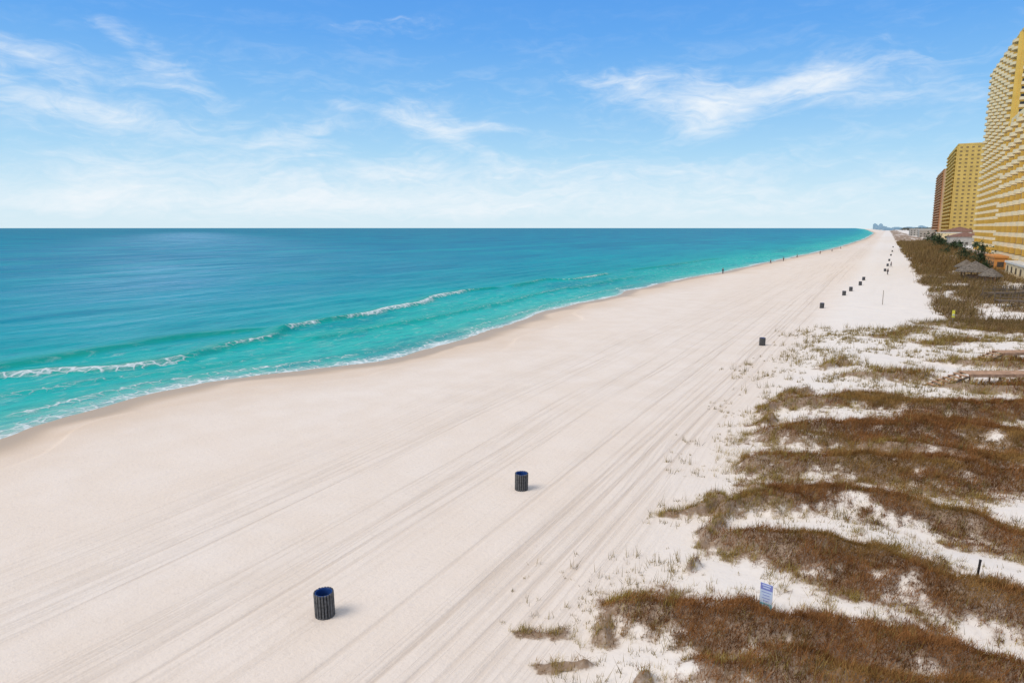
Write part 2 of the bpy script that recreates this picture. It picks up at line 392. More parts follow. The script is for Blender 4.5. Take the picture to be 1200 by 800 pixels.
# ---------------------------------------------------------------- sea
So=-spaced(('l',30,36,1.),('l',36,82,.2),('l',82,130,.5),('g',130,30000,130))[::-1]
Yo=spaced(('l',-60,14,2.),('l',14,130,.35),('l',130,240,.8),('g',240,30000,150))
SX,SY=np.meshgrid(So,Yo); sh=(xbase(SY)+45)
X=SX+sh*(1-sst(-SX,300,5000)); Y=SY
D=np.maximum(xw(Y)-X,0)
foam=np.zeros(X.shape); crest=np.zeros(X.shape)
ph=fbm(X/25.,Y/60.,3,200)*14
zz=.06*np.sin(2*PI*D/8.5+ph)*sst(D,2,12)*(1-sst(D,120,300)) + .08*(fbm(X/3.,Y/8.,4,210)-.5)*(1-sst(D,200,500))*sst(D,1,6)
lines=[([(-60,447,.75),(0,442,.95),(60,436,1.0),(130,432,.9),(180,426,.88),(222,419,.8)],2.4,.35),
 ([(222,419,.3),(270,405,.75),(300,400,.88),(318,397,.8),(336,386,.2)],1.1,.38),
 ([(328,388,.6),(360,380,.85),(385,376,.45),(418,371,.72),(430,369,.95),(455,363,.95),(490,357,.9),(505,350,.85),(525,346,.95),(542,342,.85),(580,338,.2)],1.8,.45),
 ([(600,336,.0),(625,331,.6),(640,328,.5),(672,328,.75),(690,325,.9),(712,321,.7)],1.5,.35),
 ([(740,317,.3),(800,309,.6),(840,303,.4)],1.6,.25),
 ([(-60,455,0),(0,431,0.),(100,414,0.),(200,397,.0),(300,386,0)],1.4,.34),
 ([(-40,470,.55),(40,458,.65),(110,447,.5),(200,437,.5),(320,418,.35)],2.2,.14),
 ([(360,398,.2),(440,385,.5),(560,362,.5),(640,343,.6),(740,325,.4)],1.1,.22),
 ([(0,492,.75),(80,471,.85),(170,451,.7),(260,437,.7),(380,421,.65),(470,407,.5),(560,381,.65),(640,358,.65),(740,334,.6)],1.6,.12)]
for li,(pts,w,hh) in enumerate(lines):
    P=sorted([(px(u,v,0)[1],px(u,v,0)[0],f) for u,v,f in pts])
    py=np.array([p[0] for p in P]); pxx=np.array([p[1] for p in P]); pf=np.array([p[2] for p in P])
    xl=np.interp(Y,py,pxx)+1.6*(fbm(Y/6.,Y*0,3,40+li)-.5); ff=np.interp(Y,py,pf)*(.84+.28*vn(Y/2.7,Y*0,60+li))
    en=sst(Y,py[0]-2,py[0]+2)*(1-sst(Y,py[-1]-2,py[-1]+4))
    q=X-xl
    zz+=en*hh*np.where(q<0,np.exp(-(q/2.6)**2),np.exp(-(q/.9)**2))
    crest=np.maximum(crest,en*np.where(q<.2,np.exp(-((q-.2)/2.8)**2),np.exp(-((q-.2)/1.4)**2))*min(1,hh*2.8))
    fq=np.where(q<0,np.exp(-(q/.35)**2),np.exp(-(q/w)**2))
    foam=np.maximum(foam,en*ff*fq*.85)
foam=np.maximum(foam,(.6+.28*vn(Y/3.3,Y*0,79))*np.exp(-(D/ (.6+2.6*vn(Y/6.,Y*0,71)+1.6*(1-sst(Y,38,60))))**2))
zz=zz*sst(D,0,2.5)+.015
sea=npmesh('sea_water',np.stack([X.ravel(),Y.ravel(),zz.ravel()],1),gridfaces(len(So),len(Yo)),[MW],{'dist':D,'foam':foam,'crest':crest})
tag(sea,'turquoise to deep blue sea with small breaking waves','sea',kind='structure')
# ---------------------------------------------------------------- grass
def blades(name,label,cat,spec,kindf):
    Vs=[];Cs=[]
    for (x0,x1,y0,y1,dens,size) in spec:
        n=int((x1-x0)*(y1-y0)*dens)
        x=rng.uniform(x0,x1,n); y=rng.uniform(y0,y1,n)
        k_=(x<y*.19+7); x=x[k_];y=y[k_]
        dn,gd,vb=veg(x,y)
        acc,L,W,col,tilt,raise_=kindf(x,y,dn,gd,size)
        raise_=raise_+rise(x,y,dn,vb)
        x=x[acc];y=y[acc];L=L[acc];W=W[acc];col=col[acc];tilt=tilt[acc];raise_=raise_[acc]
        n=len(x); z=ground(x,y)-.02+raise_
        a=rng.uniform(0,2*PI,n); b=rng.uniform(0,2*PI,n)
        dx=np.cos(b)*W/2;dy=np.sin(b)*W/2
        tx=np.cos(a)*np.sin(tilt)*L+.12*L; ty=np.sin(a)*np.sin(tilt)*L; tz=np.cos(tilt)*L
        V=np.empty((n,3,3)); V[:,0]=np.stack([x-dx,y-dy,z],1);V[:,1]=np.stack([x+dx,y+dy,z],1);V[:,2]=np.stack([x+tx,y+ty,z+tz],1)
        cc=np.repeat(col[:,None,:],3,1); cc[:,2,:3]*=1.25
        Vs.append(V.reshape(-1,3)); Cs.append(cc.reshape(-1,4))
    V=np.concatenate(Vs);Cc=np.concatenate(Cs); n=len(V)//3
    o=npmesh(name,V,np.arange(n*3).reshape(n,3),[MG],smooth=False,cols=Cc)
    tag(o,label,cat,kind='stuff'); return o
def rgba(n): return np.ones((n,4))
def k_brown(x,y,dn,gd,size):
    n=len(x); r=rng.random(n)
    cl=fbm(x*1.7,y*1.7,3,301); c2=fbm(x*.3,y*.5,4,333)
    acc=(r<dn**1.9*(1-.85*gd))
    L=rng.uniform(.12,.34,n)*size*(.6+.8*cl)*(.6+.4*dn); W=rng.uniform(.011,.026,n)*size**1.1
    t=rng.random(n)[:,None]*.5+sst(cl,.3,.7)[:,None]*.5
    c=rgba(n); c[:,:3]=np.array([.085,.033,.012])*(1-t)+np.array([.34,.155,.055])*t
    g=sst(c2,.5,.68)[:,None]*.45; c[:,:3]=c[:,:3]*(1-g)+g*(np.array([.17,.11,.028])*(1-t)+np.array([.42,.28,.085])*t)
    far=sst(y,80,110)[:,None]; c[:,:3]=c[:,:3]*(1-far)+far*(np.array([.11,.075,.03])*(1-t)+np.array([.25,.16,.07])*t)
    tilt=rng.uniform(0,1.35,n)
    ra=np.maximum(0,(cl-.25))*.5*dn*rng.random(n)*min(size,1.6)
    return acc,L,W,c,tilt,ra
def k_gold(x,y,dn,gd,size):
    n=len(x); r=rng.random(n)
    cl=vn(x*3.1,y*3.1,401); cl2=sst(cl,.42,.8)
    acc=(r<(dn**.8*(.06+gd)*cl2))
    L=rng.uniform(.18,.55,n)*size*.85; W=rng.uniform(.010,.019,n)*size**1.1
    t=rng.random(n)[:,None]; g=fbm(x*.5,y*.5,2,409)[:,None]
    c=rgba(n); c[:,:3]=(np.array([.24,.165,.035])*(1-t)+np.array([.54,.39,.12])*t)*(1-.3*g)+np.array([.17,.15,.03])*.3*g
    far=sst(y,80,110)[:,None]; c[:,:3]=c[:,:3]*(1-far*.4)
    tilt=rng.uniform(0,.9,n)
    return acc,L,W,c,tilt,np.zeros(n)
spec1=[(-13,17,12,34,860,1.),(-13,20,34,62,540,1.2),(-5,30,62,110,90,2.3),(2,42,110,260,12,4.8),(2,42,260,700,2.4,10.)]
blades('low_brown_dune_scrub','low matted reddish brown scrub covering the dune ridges','dune scrub',spec1,k_brown)
spec2=[(-13,17,12,34,720,.95),(-13,20,34,62,430,1.1),(-5,30,62,110,80,2.1),(2,42,110,260,6,4.5),(2,42,260,700,.8,8.)]
blades('golden_dune_grass','golden olive grass tufts along the seaward edge of the dunes','dune grass',spec2,k_gold)
def sprigs():
    n=26000
    x=rng.uniform(-13,18,n); y=12+ (rng.random(n)**.9)*85
    fr=sst(x,-12.+3*(vn(y/5.,y*0,501)-.5)*2,-4.5)
    den=fr*sst(fbm(x/1.6,y/1.6,4,503),.40,.66)*.8
    k_=(rng.random(n)<den)&(x<y*.19+6); x=x[k_];y=y[k_]
    m=12; n=len(x)
    sz=(.12+.62*rng.random(n)**2.6)*np.where(y<50,1,1.3)
    rep=lambda q: np.repeat(q,m)
    X_,Y_,SZ=rep(x),rep(y),rep(sz); N_=len(X_)
    keep=rng.random(N_)<(.35+.65*rep(rng.random(n)))
    X_,Y_,SZ=X_[keep],Y_[keep],SZ[keep]; N_=len(X_)
    a=rng.uniform(0,2*PI,N_);til=rng.uniform(0,.75,N_); L=SZ*rng.uniform(.5,1.1,N_); W=.016+.0003*Y_
    bx=X_+rng.normal(0,1,N_)*(.04+.13*SZ);by=Y_+rng.normal(0,1,N_)*(.04+.13*SZ); z=ground(bx,by)-.02
    dn,gd,vb=veg(bx,by); z=z+rise(bx,by,dn,vb)
    b=rng.uniform(0,2*PI,N_);dx=np.cos(b)*W/2;dy=np.sin(b)*W/2
    V=np.empty((N_,3,3)); V[:,0]=np.stack([bx-dx,by-dy,z],1);V[:,1]=np.stack([bx+dx,by+dy,z],1)
    V[:,2]=np.stack([bx+np.cos(a)*np.sin(til)*L,by+np.sin(a)*np.sin(til)*L,z+np.cos(til)*L],1)
    t=rng.random(N_)[:,None]; c=rgba(N_); c[:,:3]=np.array([.17,.12,.04])*(1-t)+np.array([.42,.31,.12])*t
    V=V.reshape(-1,3)
    o=npmesh('sparse_beach_sprigs',V,np.arange(N_*3).reshape(N_,3),[MG],smooth=False,cols=np.repeat(c,3,0))
    tag(o,'thin scattered dry grass sprigs on the white dune sand','beach grass',kind='stuff')
sprigs()
# ---------------------------------------------------------------- litter barrels
def make_barrel():
    root=thing('litter_barrel','','litter barrel')
    b=MB(); b.lathe([(.02,.04),(.27,.04),(.285,.1),(.285,.86),(.295,.9),(.28,.91),(.27,.86),(.265,.2),(.02,.18)],28)
    b.build('drum',M_drum,root,smooth=True)
    b=MB(); ns=20
    for i in range(ns):
        a=2*PI*i/ns; hh=.91+.02*random.random(); w=.07/2; r0=.312; r1=.35
        ca,sa=math.cos(a),math.sin(a)
        vs=[]
        for z in (.02,hh):
            for (r,t) in ((r0,-w),(r1,-w),(r1,w),(r0,w)): vs.append((ca*r-sa*t,sa*r+ca*t,z))
        b.add(vs,[(0,3,2,1),(4,5,6,7),(0,1,5,4),(1,2,6,5),(2,3,7,6),(3,0,4,7)])
    b.build('slat_cladding',M_slat,root)
    for z in (.2,.7):
        b=MB(); b.lathe([(.294,z),(.309,z),(.309,z+.035),(.294,z+.035),(.294,z)],28); b.build('hoop',M_black,root,smooth=False)
    b=MB(); b.lathe([(.255,.3),(.262,.45),(.262,.86),(.275,.915),(.295,.925),(.308,.90),(.304,.85)],32,jit=.03); b.build('bin_liner',M_blue,root,smooth=True)
    return root
proto=make_barrel()
BL=[(381,720,'slatted dark litter barrel with blue liner, nearest to the camera'),
 (611,573,'slatted dark litter barrel beside the vehicle tracks, second from the camera'),
 (893,404.5,'small dark litter barrel standing alone mid beach, third from the camera'),
 (963,361,'fourth litter barrel from the camera, first of the far row'),
 (989,346,'distant litter barrel, fifth from the camera'),
 (997,341,'distant litter barrel close behind the fifth, sixth from the camera'),
 (1008,334,'distant litter barrel, seventh from the camera'),
 (1012,328.5,'distant litter barrel, eighth from the camera'),
 (1037,318,None),(1040,312,None),(1042,306,None),(1044,300,None),(1045.5,295,None),(1046.5,290,None)]
for i,(u,v,l) in enumerate(BL):
    o=proto if i==0 else dup(proto)
    o.location=hit(u,v); o.location.z-=.02; o.rotation_euler=(random.uniform(-.03,.03),random.uniform(-.03,.03),random.uniform(0,6)); s=.95
    o.scale=(s,s,s)
    if l: o['label']=l; o['group']='litter barrels along the beach'
    else: o['label']='tiny far litter barrel in the line running toward the horizon'; o['group']='far litter barrels toward the horizon'
# ---------------------------------------------------------------- sign in dunes
p=hit(897,722); root=thing('dune_sign','white, violet and turquoise notice sign on a short post in the dune grass','sign',p,YAW-.72)
b=MB(); b.box(-.04,.04,-.04,.04,-.1,.95); b.build('post',M_post,root)
b=MB(); b.box(-.20,.20,-.065,-.045,.25,1.17); pn=b.build('panel',M_wsign,root)
b=MB(); b.box(-.195,.195,-.069,-.066,.95,1.165); b.build('header_band',M_purple,pn)
b=MB(); b.box(-.195,.195,-.069,-.066,.255,.50); b.build('footer_band',M_cyan,pn)
for z,w in ((1.11,.14),(1.03,.11),(.42,.13),(.34,.14)):
    b=MB(); b.box(-w,w,-.0725,-.070,z-.018,z+.018); b.build('text_line',M_wsign,pn)
for z,w in ((.87,.15),(.77,.11),(.67,.13),(.58,.09)):
    b=MB(); b.box(-w,w,-.0695,-.066,z-.010,z+.010); b.build('text_line',M_purple,pn)
p=hit(1145,676); b=MB(); b.box(-.03,.03,-.03,.03,-.1,.66); b.box(-.036,.036,-.036,.036,.66,.69)
o=b.build('short_post',M_black,None,p); tag(o,'short dark marker post half hidden in brown scrub','post')
o.rotation_euler=(.03,.05,.3)
p=hit(1034,357); b=MB(); b.lathe([(.05,-.1),(.045,2.4),(.0,2.42)],10); o=b.build('marker_pole',M_post,None,p); tag(o,'thin lone pole standing in open sand beyond the far barrels','pole')
p=hit(1116,379); root=thing('yellow_marker','narrow bright yellow sign on a post at the dune edge','sign',p,YAW-.3)
b=MB(); b.box(-.05,.05,-.05,.05,-.1,1.6); b.build('post',M_post,root)
b=MB(); b.box(-.16,.16,-.08,-.055,.8,1.75); b.build('panel',M_yp,root)
b=MB(); b.lathe([(.07,0),(.12,.0),(.12,.05),(.07,.05),(.07,0)],16); o=b.build('float_ring',M_wsign,root); o.rotation_euler=(PI/2,0,0); o.location=(0,-.085,1.15)
# ---------------------------------------------------------------- boardwalks
def boardwalk(label,A,B,z,w,rail,stairs,mt,steps=7,name='dune_boardwalk'):
    ax,ay=A;bx,by=B; L=math.hypot(bx-ax,by-ay); ang=math.atan2(by-ay,bx-ax)
    g0=gz(ax,ay)
    root=thing(name,label,'boardwalk',(ax,ay,g0),ang)
    b=MB(); n=int(L/.17)
    for i in range(n): b.box(i*.17,i*.17+.155,-w/2,w/2,z-.05,z+random.uniform(-.004,.004))
    b.build('deck',mt,root)
    b=MB()
    for s in (-1,1): b.box(0,L,s*w/2*.8-.03,s*w/2*.8+.03,z-.2,z-.055)
    b.build('joist',mt,root)
    b=MB(); b.box(0,L,-w/2-.05,-w/2-.005,z-.22,z+.02); b.build('fascia_board',mt,root)
    x=0.1
    while x<L:
        for s in (-1,1):
            b=MB(); b.box(x-.05,x+.05,s*(w/2-.16)-.05,s*(w/2-.16)+.05,-1.0,z-.2) if not rail else b.box(x-.05,x+.05,s*(w/2+.105)-.05,s*(w/2+.105)+.05,-1.0,z+.99); b.build('post',mt,root)
        x+=2.4
    if rail:
        for s in (-1,1):
            b=MB(); b.box(0,L,s*(w/2+.08)-.07,s*(w/2+.08)+.07,z+1.0,z+1.04); b.box(0,L,s*(w/2-.045)-.015,s*(w/2-.045)+.015,z+.45,z+.55); b.build('handrail',mt,root)
    if stairs:
        rise_=z/steps
        for i in range(steps):
            b=MB(); zz_=z-(i+1)*rise_; xx_=-(i+1)*.42
            b.box(xx_,xx_+.33,-w/2,w/2,zz_-.06,zz_+.01); b.build('stair_tread',mt,root)
        for s in (-1,1):
            b=MB(); b.bar((0,s*w/2*.93,z-.2),(-(steps+.3)*.42,s*w/2*.93,-.22),.05,.14); b.build('stringer',M_wood2,root)
    return root
zb=1.15
boardwalk('brown wooden boardwalk without rails whose steps descend to the dune sand, nearest to the camera',px(1130,436,gz(*px(1130,437,2))+zb),px(1240,436,gz(*px(1130,437,2))+zb),zb,1.5,False,True,M_wood,7)
boardwalk('low wooden boardwalk end with steps, second from the camera beyond the nearest steps',px(1168,413,1.9),px(1235,412,1.9),.9,1.5,False,True,M_wood,5)
boardwalk('dark railed wooden walkway crossing the scrub in front of the hotel towers',px(1168,350,2.4),px(1240,352,2.4),1.0,2.2,True,False,M_wood2)
boardwalk('dark railed wooden walkway leading past the thatched hut to the nearest tower',px(1158,342,2.4),px(1215,340,2.4),1.0,2.,True,True,M_wood2,5)
# ---------------------------------------------------------------- thatched huts
def hut(u,v,r,hh,label):
    p=hit(u,v); root=thing('thatched_hut',label,'hut',p,random.random(),'thatched huts by the scrub')
    for k_ in range(6):
        a=k_*PI/3; b=MB(); b.lathe([(.11,-.1),(.1,hh*.52)],8,cx=math.cos(a)*r*.75,cy=math.sin(a)*r*.75); b.build('post',M_wood2,root)
    b=MB(); b.lathe([(r*1.08,hh*.44),(r*1.05,hh*.52),(r*.72,hh*.68),(r*.36,hh*.86),(r*.1,hh*.98),(.02,hh*1.03)],40,jit=.08); b.build('thatched_roof',M_thatch,root)
    b=MB(); b.lathe([(r*.45,0),(r*.45,1.05),(r*.5,1.06),(r*.5,1.12),(0.01,1.12)],20); b.build('bar_counter',M_wood,root)
hut(1141,327,3.6,4.4,'large thatched round hut with grey brown roof in front of the towers')
hut(1131,320,2.6,3.6,'smaller thatched hut just left of and behind the large one')
hut(1160,331,2.2,3.2,'small thatched hut right of the large one by the dark walkway')
# ---------------------------------------------------------------- towers
CAM=np.array([0,0,H])
def place_many(parent,name,tmpl,mats,trs,cap=100):
    if not trs: return
    me=tmpl.mesh(name,mats)
    pl=np.array(parent.location)
    trs=sorted(trs,key=lambda t:np.linalg.norm(np.array(t[:3])+pl-CAM))
    for t in trs[:cap]:
        o=bpy.data.objects.new(name,me); C.objects.link(o); o.parent=parent; o.location=t[:3]; o.rotation_euler=(0,0,t[3])
    rest=trs[cap:]
    if rest:
        b=MB()
        for t in rest:
            c_,s_=math.cos(t[3]),math.sin(t[3])
            b.add([(x*c_-y*s_+t[0],x*s_+y*c_+t[1],z+t[2]) for x,y,z in tmpl.v],tmpl.f,0)
            b.m[-len(tmpl.f):]=tmpl.m
        o=b.build(name,mats,parent); o['kind']='stuff'
def balcony_tmpl(w,dep,round_,fh):
    b=MB(); n=10 if round_ else 1
    if round_: pts=[(-dep*math.sin(PI*i/n)**.6 if 0<i<n else 0,-w/2+w*i/n) for i in range(n+1)]
    else: pts=[(0,-w/2),(-dep,-w/2),(-dep,w/2),(0,w/2)]
    m=len(pts)
    vs=[(x,y,-.12) for x,y in pts]+[(x,y,.18) for x,y in pts]
    fs=[tuple(range(m)),tuple(range(2*m-1,m-1,-1))]+[(i,i+1,m+i+1,m+i) for i in range(m-1)]
    b.add(vs,fs,0)
    for i in range(m-1):
        (xa,ya),(xb,yb)=pts[i],pts[i+1]
        b.bar((xa*.97,ya*.98,.62),(xb*.97,yb*.98,.62),.06,.86,1)
    return b
def tower(name,label,x0,x1,y0,y1,T,fl,bays,wallm,railm,slabm,rnd,dep,endm=None,endwin=0,top=None,fins=True,endbal=(),glass=None,bwf=.9,finm=None,gap=0):
    glass=glass or M_glass
    root=thing(name,label,'tower',(x0,y0,1.0)); W=x1-x0; Ly=y1-y0; fh=(T-4)/fl
    b=MB(); b.box(0,W,0,Ly,0,T); b.build('wall',wallm,root)
    if endm:
        b=MB(); b.box(-.02,W+.02,-.35,-.003,0,T+1.2); b.build('end_wall',endm,root)
    b=MB(); b.box(-.5,W+.5,-.5,Ly+.5,T+.003,T+1.3); b.box(W*.45,W*.85,Ly*.3,Ly*.55,T+1.3,T+4.5); b.build('roof',top or wallm,root)
    bw=Ly/bays
    bt=balcony_tmpl(bw*bwf,dep,rnd,fh)
    trs=[(-.003,bw*(j+.5),4+fh*i,0) for i in range(fl) for j in range(bays)]
    place_many(root,'balcony',bt,[slabm,railm],trs)
    wt=MB(); wt.box(-.06,-.004,-bw*.33,bw*.33,.2,fh*.78,0)
    wt.box(-.09,-.061,-.05,.05,.2,fh*.78,1)
    place_many(root,'window',wt,[glass,M_white],[(0,)+t[1:] for t in trs])
    if fins:
        for j in range(bays+1):
            b=MB(); k_=(.17 if j==0 else 0)-(.17 if j==bays else 0); b.box(-dep*.5,-.01,bw*j-.16+k_,bw*j+.16+k_,0,T-.2); b.build('divider_wall',finm or slabm,root)
    if endwin:
        wt=MB(); wt.box(-.9,.9,-.43,-.352,.7,fh*.62,0)
        place_many(root,'window',wt,[glass],[(W*(k_+.5)/endwin,0,4+fh*i,0) for i in range(fl) for k_ in range(endwin)])
    if endbal:
        bt=MB(); bt.box(-2.2,2.2,-1.7,-.355,-.12,.15,0); bt.box(-2.2,2.2,-1.7,-1.62,.15,1.1,1); bt.box(-1.8,1.8,-.42,-.354,.3,fh*.75,2)
        place_many(root,'balcony',bt,[slabm,railm,glass],[(W*e_,0,4+fh*i,0) for i in range(fl) for e_ in endbal])
    return root
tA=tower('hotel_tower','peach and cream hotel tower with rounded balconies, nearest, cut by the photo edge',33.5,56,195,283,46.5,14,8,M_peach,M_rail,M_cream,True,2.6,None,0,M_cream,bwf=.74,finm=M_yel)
b=MB()
for k_ in range(3):
    yy0=20+k_*26; b.add([(0,yy0,47.9),(7,yy0,47.9),(7,yy0+7,47.9),(0,yy0+7,47.9),(3.5,yy0+3.5,52)],[(0,1,4),(1,2,4),(2,3,4),(3,0,4)])
    b.box(.4,6.6,yy0+.4,yy0+6.6,47.81,47.89)
b.build('orange_roof_crown',M_orange,tA)
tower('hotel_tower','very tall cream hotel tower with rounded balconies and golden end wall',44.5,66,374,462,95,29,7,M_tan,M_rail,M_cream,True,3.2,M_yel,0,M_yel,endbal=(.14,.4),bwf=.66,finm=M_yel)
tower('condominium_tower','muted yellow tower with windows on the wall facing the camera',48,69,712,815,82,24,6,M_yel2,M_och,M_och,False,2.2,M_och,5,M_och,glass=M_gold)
tower('condominium_tower','terracotta coloured tower, farthest of the four, left of the golden yellow one',53,73,960,1085,79,24,6,M_terr,M_pink,M_terr,False,2.,M_pink,3,M_terr,glass=M_gold)
def lowb(name,label,x,y,w,l,h,wm,rm,nw=4,gable=True):
    root=thing(name,label,'building',(x,y,gz(x,y)-.1))
    b=MB(); b.box(0,w,0,l,0,h); b.build('wall',wm,root)
    b=MB()
    if gable: b.add([(-.6,-.6,h+.01),(w+.6,-.6,h+.01),(w+.6,l+.6,h+.01),(-.6,l+.6,h+.01),(w/2,w*.3,h+w*.16),(w/2,l-w*.3,h+w*.16)],[(0,1,4),(1,2,5,4),(2,3,5),(3,0,4,5),(3,2,1,0)])
    else: b.box(-.3,w+.3,-.3,l+.3,h+.003,h+.5)
    b.build('roof',rm,root)
    for k_ in range(nw):
        yy0=l*(k_+.5)/nw
        for f in range(max(1,int(h//3.2))):
            b=MB(); b.box(-.05,-.004,yy0-1,yy0+1,1+f*3.1,2.5+f*3.1); b.build('window',M_glass,root)
    for k_ in range(max(1,int(w//4))):
        for f in range(max(1,int(h//3.2))):
            b=MB(); b.box(w/2-.8,w/2+.8,-.05,-.004,1+f*3.1,2.5+f*3.1) if w<5 else b.box(2+k_*4-.8,2+k_*4+.8,-.05,-.004,1+f*3.1,2.5+f*3.1); b.build('window',M_glass,root)
lowb('pool_house','orange pool building at the foot of the nearest tower',27.5,238,3.,20,3.6,M_orange,M_orange,5,False)
lowb('pool_house','cream terrace building with flat roof before the nearest tower, at the photo edge',28,180,2.4,40,3.2,M_cream,M_white,6,False)
lowb('beach_house','low house with brown tiled roof between the tall tower and the golden one',38,560,20,30,6,M_gwall,M_roof,4)
lowb('beach_house','cream low building with flat roof beyond the brown roofed house',35,640,22,24,8,M_cream,M_white,4,False)
lowb('beach_house','pink low house with brown roof in front of the golden tower',40,672,25,20,9,M_pink,M_roof,3)
lowb('beach_house','grey walled low building left of the terracotta tower',35,1000,17,50,9,M_gwall,M_white,5,False)
lowb('beach_house','white roofed low building near the far end of the scrub',30,1200,30,60,10,M_gwall,M_white,4,False)
lowb('parking_deck','pale grey parking deck between the two nearest towers',43,325,20,46,9,M_gwall,M_gwall,6,False)
# ---------------------------------------------------------------- palms and bushes
def palm(x,y,h,label):
    root=thing('palm_tree',label,'palm tree',(x,y,gz(x,y)-.1),random.uniform(0,6),'palm trees at the foot of the towers')
    b=MB(); prof=[(.24,0),(.17,.6)]+[(.15+.015*(i%2),h*(i+1)/12) for i in range(12) if h*(i+1)/12>.7]; b.lathe(prof,9); b.build('trunk',M_trunk,root)
    b=MB()
    for k_ in range(26):
        a=random.uniform(0,2*PI); el=random.uniform(-.5,1.2); L=random.uniform(1.9,2.8); pr=None
        for s in range(9):
            t=s/8
            r=L*t*math.cos(el*.6); z=h+.1+L*t*math.sin(el)-1.5*t*t
            c=(r*math.cos(a),r*math.sin(a),z)
            if s>0:
                for sd in (-1,1):
                    wl=.75*math.sin(PI*min(1,t*.9+.12))
                    tip=(c[0]-sd*math.sin(a)*wl+math.cos(a)*.25,c[1]+sd*math.cos(a)*wl+math.sin(a)*.25,c[2]-.35*wl)
                    b.add([pr,c,tip],[(0,1,2)])
            pr=c
    b.build('crown',M_leaf,root)
for i,(x,y,h) in enumerate([(31,306,5.),(33,345,5.5),(30,378,5.)]):
    palm(x,y,h,['short palm nearest the thatched huts','palm second from the thatched huts','farthest palm of the three by the tall tower'][i])
def bush(x,y,r,h,label,name='bush',cat='bush'):
    root=thing(name,label,cat,(x,y,gz(x,y)),0,'dark bushes before the towers' if name=='bush' else None)
    for k_ in range(5):
        b=MB(); a=random.uniform(0,6.3); b.bar((0,0,-.1),(math.cos(a)*r*.5,math.sin(a)*r*.5,h*.6),.08); b.build('stem',M_trunk,root)
    b=MB()
    for k_ in range(1100):
        a=random.uniform(0,2*PI); q=random.random()**.4; ph_=random.uniform(0,PI/2)
        lob=.75+.3*math.sin(a*3+x)+.2*math.sin(a*5+ph_*4)
        c=(math.cos(a)*math.cos(ph_)*r*q*lob,math.sin(a)*math.cos(ph_)*r*q*lob,.1+h*q*math.sin(ph_)*lob)
        s=.20*r/2
        v=[tuple(c[j]+random.uniform(-s,s) for j in range(3)) for _ in range(3)]
        b.add(v,[(0,1,2)])
    b.build('foliage',M_bush,root)
bush(27.5,268,3.8,7.0,'rounded dark green tree behind the thatched huts','round_tree','tree')
bl=['roundest dark bush right behind the thatched huts','dark bush at the sand edge of the palms','bush beside the orange pool building','wide dark bush between huts and tall tower','dark bush farther along the scrub strip','broad bush near the tall tower base','low bush in the far scrub before the brown roofed house','far dark bush before the golden tower','far dark bush left of the golden tower']
for i,(x,y,r,h) in enumerate([(25,232,2.6,3),(25,290,3,3.6),(26,246,1.4,2.),(28,330,4,4.2),(24,370,3.5,3.),(32,430,6,5),(30,500,6,5),(34,600,9,7),(36,690,10,8)]): bush(x,y,r,h,bl[i])
# ---------------------------------------------------------------- far coast
for i in range(15):
    y=random.uniform(3800,8200); az=random.uniform(-1.4,2.2)if i>6 else random.uniform(-1.45,-.4)
    x=y*math.tan(math.radians(az)); x=max(x,float(xbase(y))+60)
    w=random.uniform(25,70);l=40;h=random.choice([14,20,28,40])*y/6000
    root=thing('distant_building','tiny hazy blue building on the far horizon coastline','building',(x,y,0),0,'hazy buildings on the horizon')
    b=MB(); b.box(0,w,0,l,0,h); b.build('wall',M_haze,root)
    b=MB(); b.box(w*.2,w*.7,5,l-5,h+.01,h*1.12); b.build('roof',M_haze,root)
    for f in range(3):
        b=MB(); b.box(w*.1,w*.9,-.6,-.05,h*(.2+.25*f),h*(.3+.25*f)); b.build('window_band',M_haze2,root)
b=MB()
for k_ in range(5000):
    y=700*(13**random.random()); bx=float(xbase(y)); x=bx+random.uniform(70,140)*(1+y/4000)+ (random.random()**3)*400
    s=random.uniform(2,5)*(1+y/3500); zc=random.uniform(0,5)*(1+y/5000)
    v=[(x+random.uniform(-s,s)*1.6,y+random.uniform(-s,s)*1.6,zc+random.uniform(-s*.4,s*.6)) for _ in range(3)]
    b.add(v,[(0,1,2)])
o=b.build('far_coastal_woods',M_woods); tag(o,'dark strip of far coastal trees below the horizon','woods',kind='stuff')
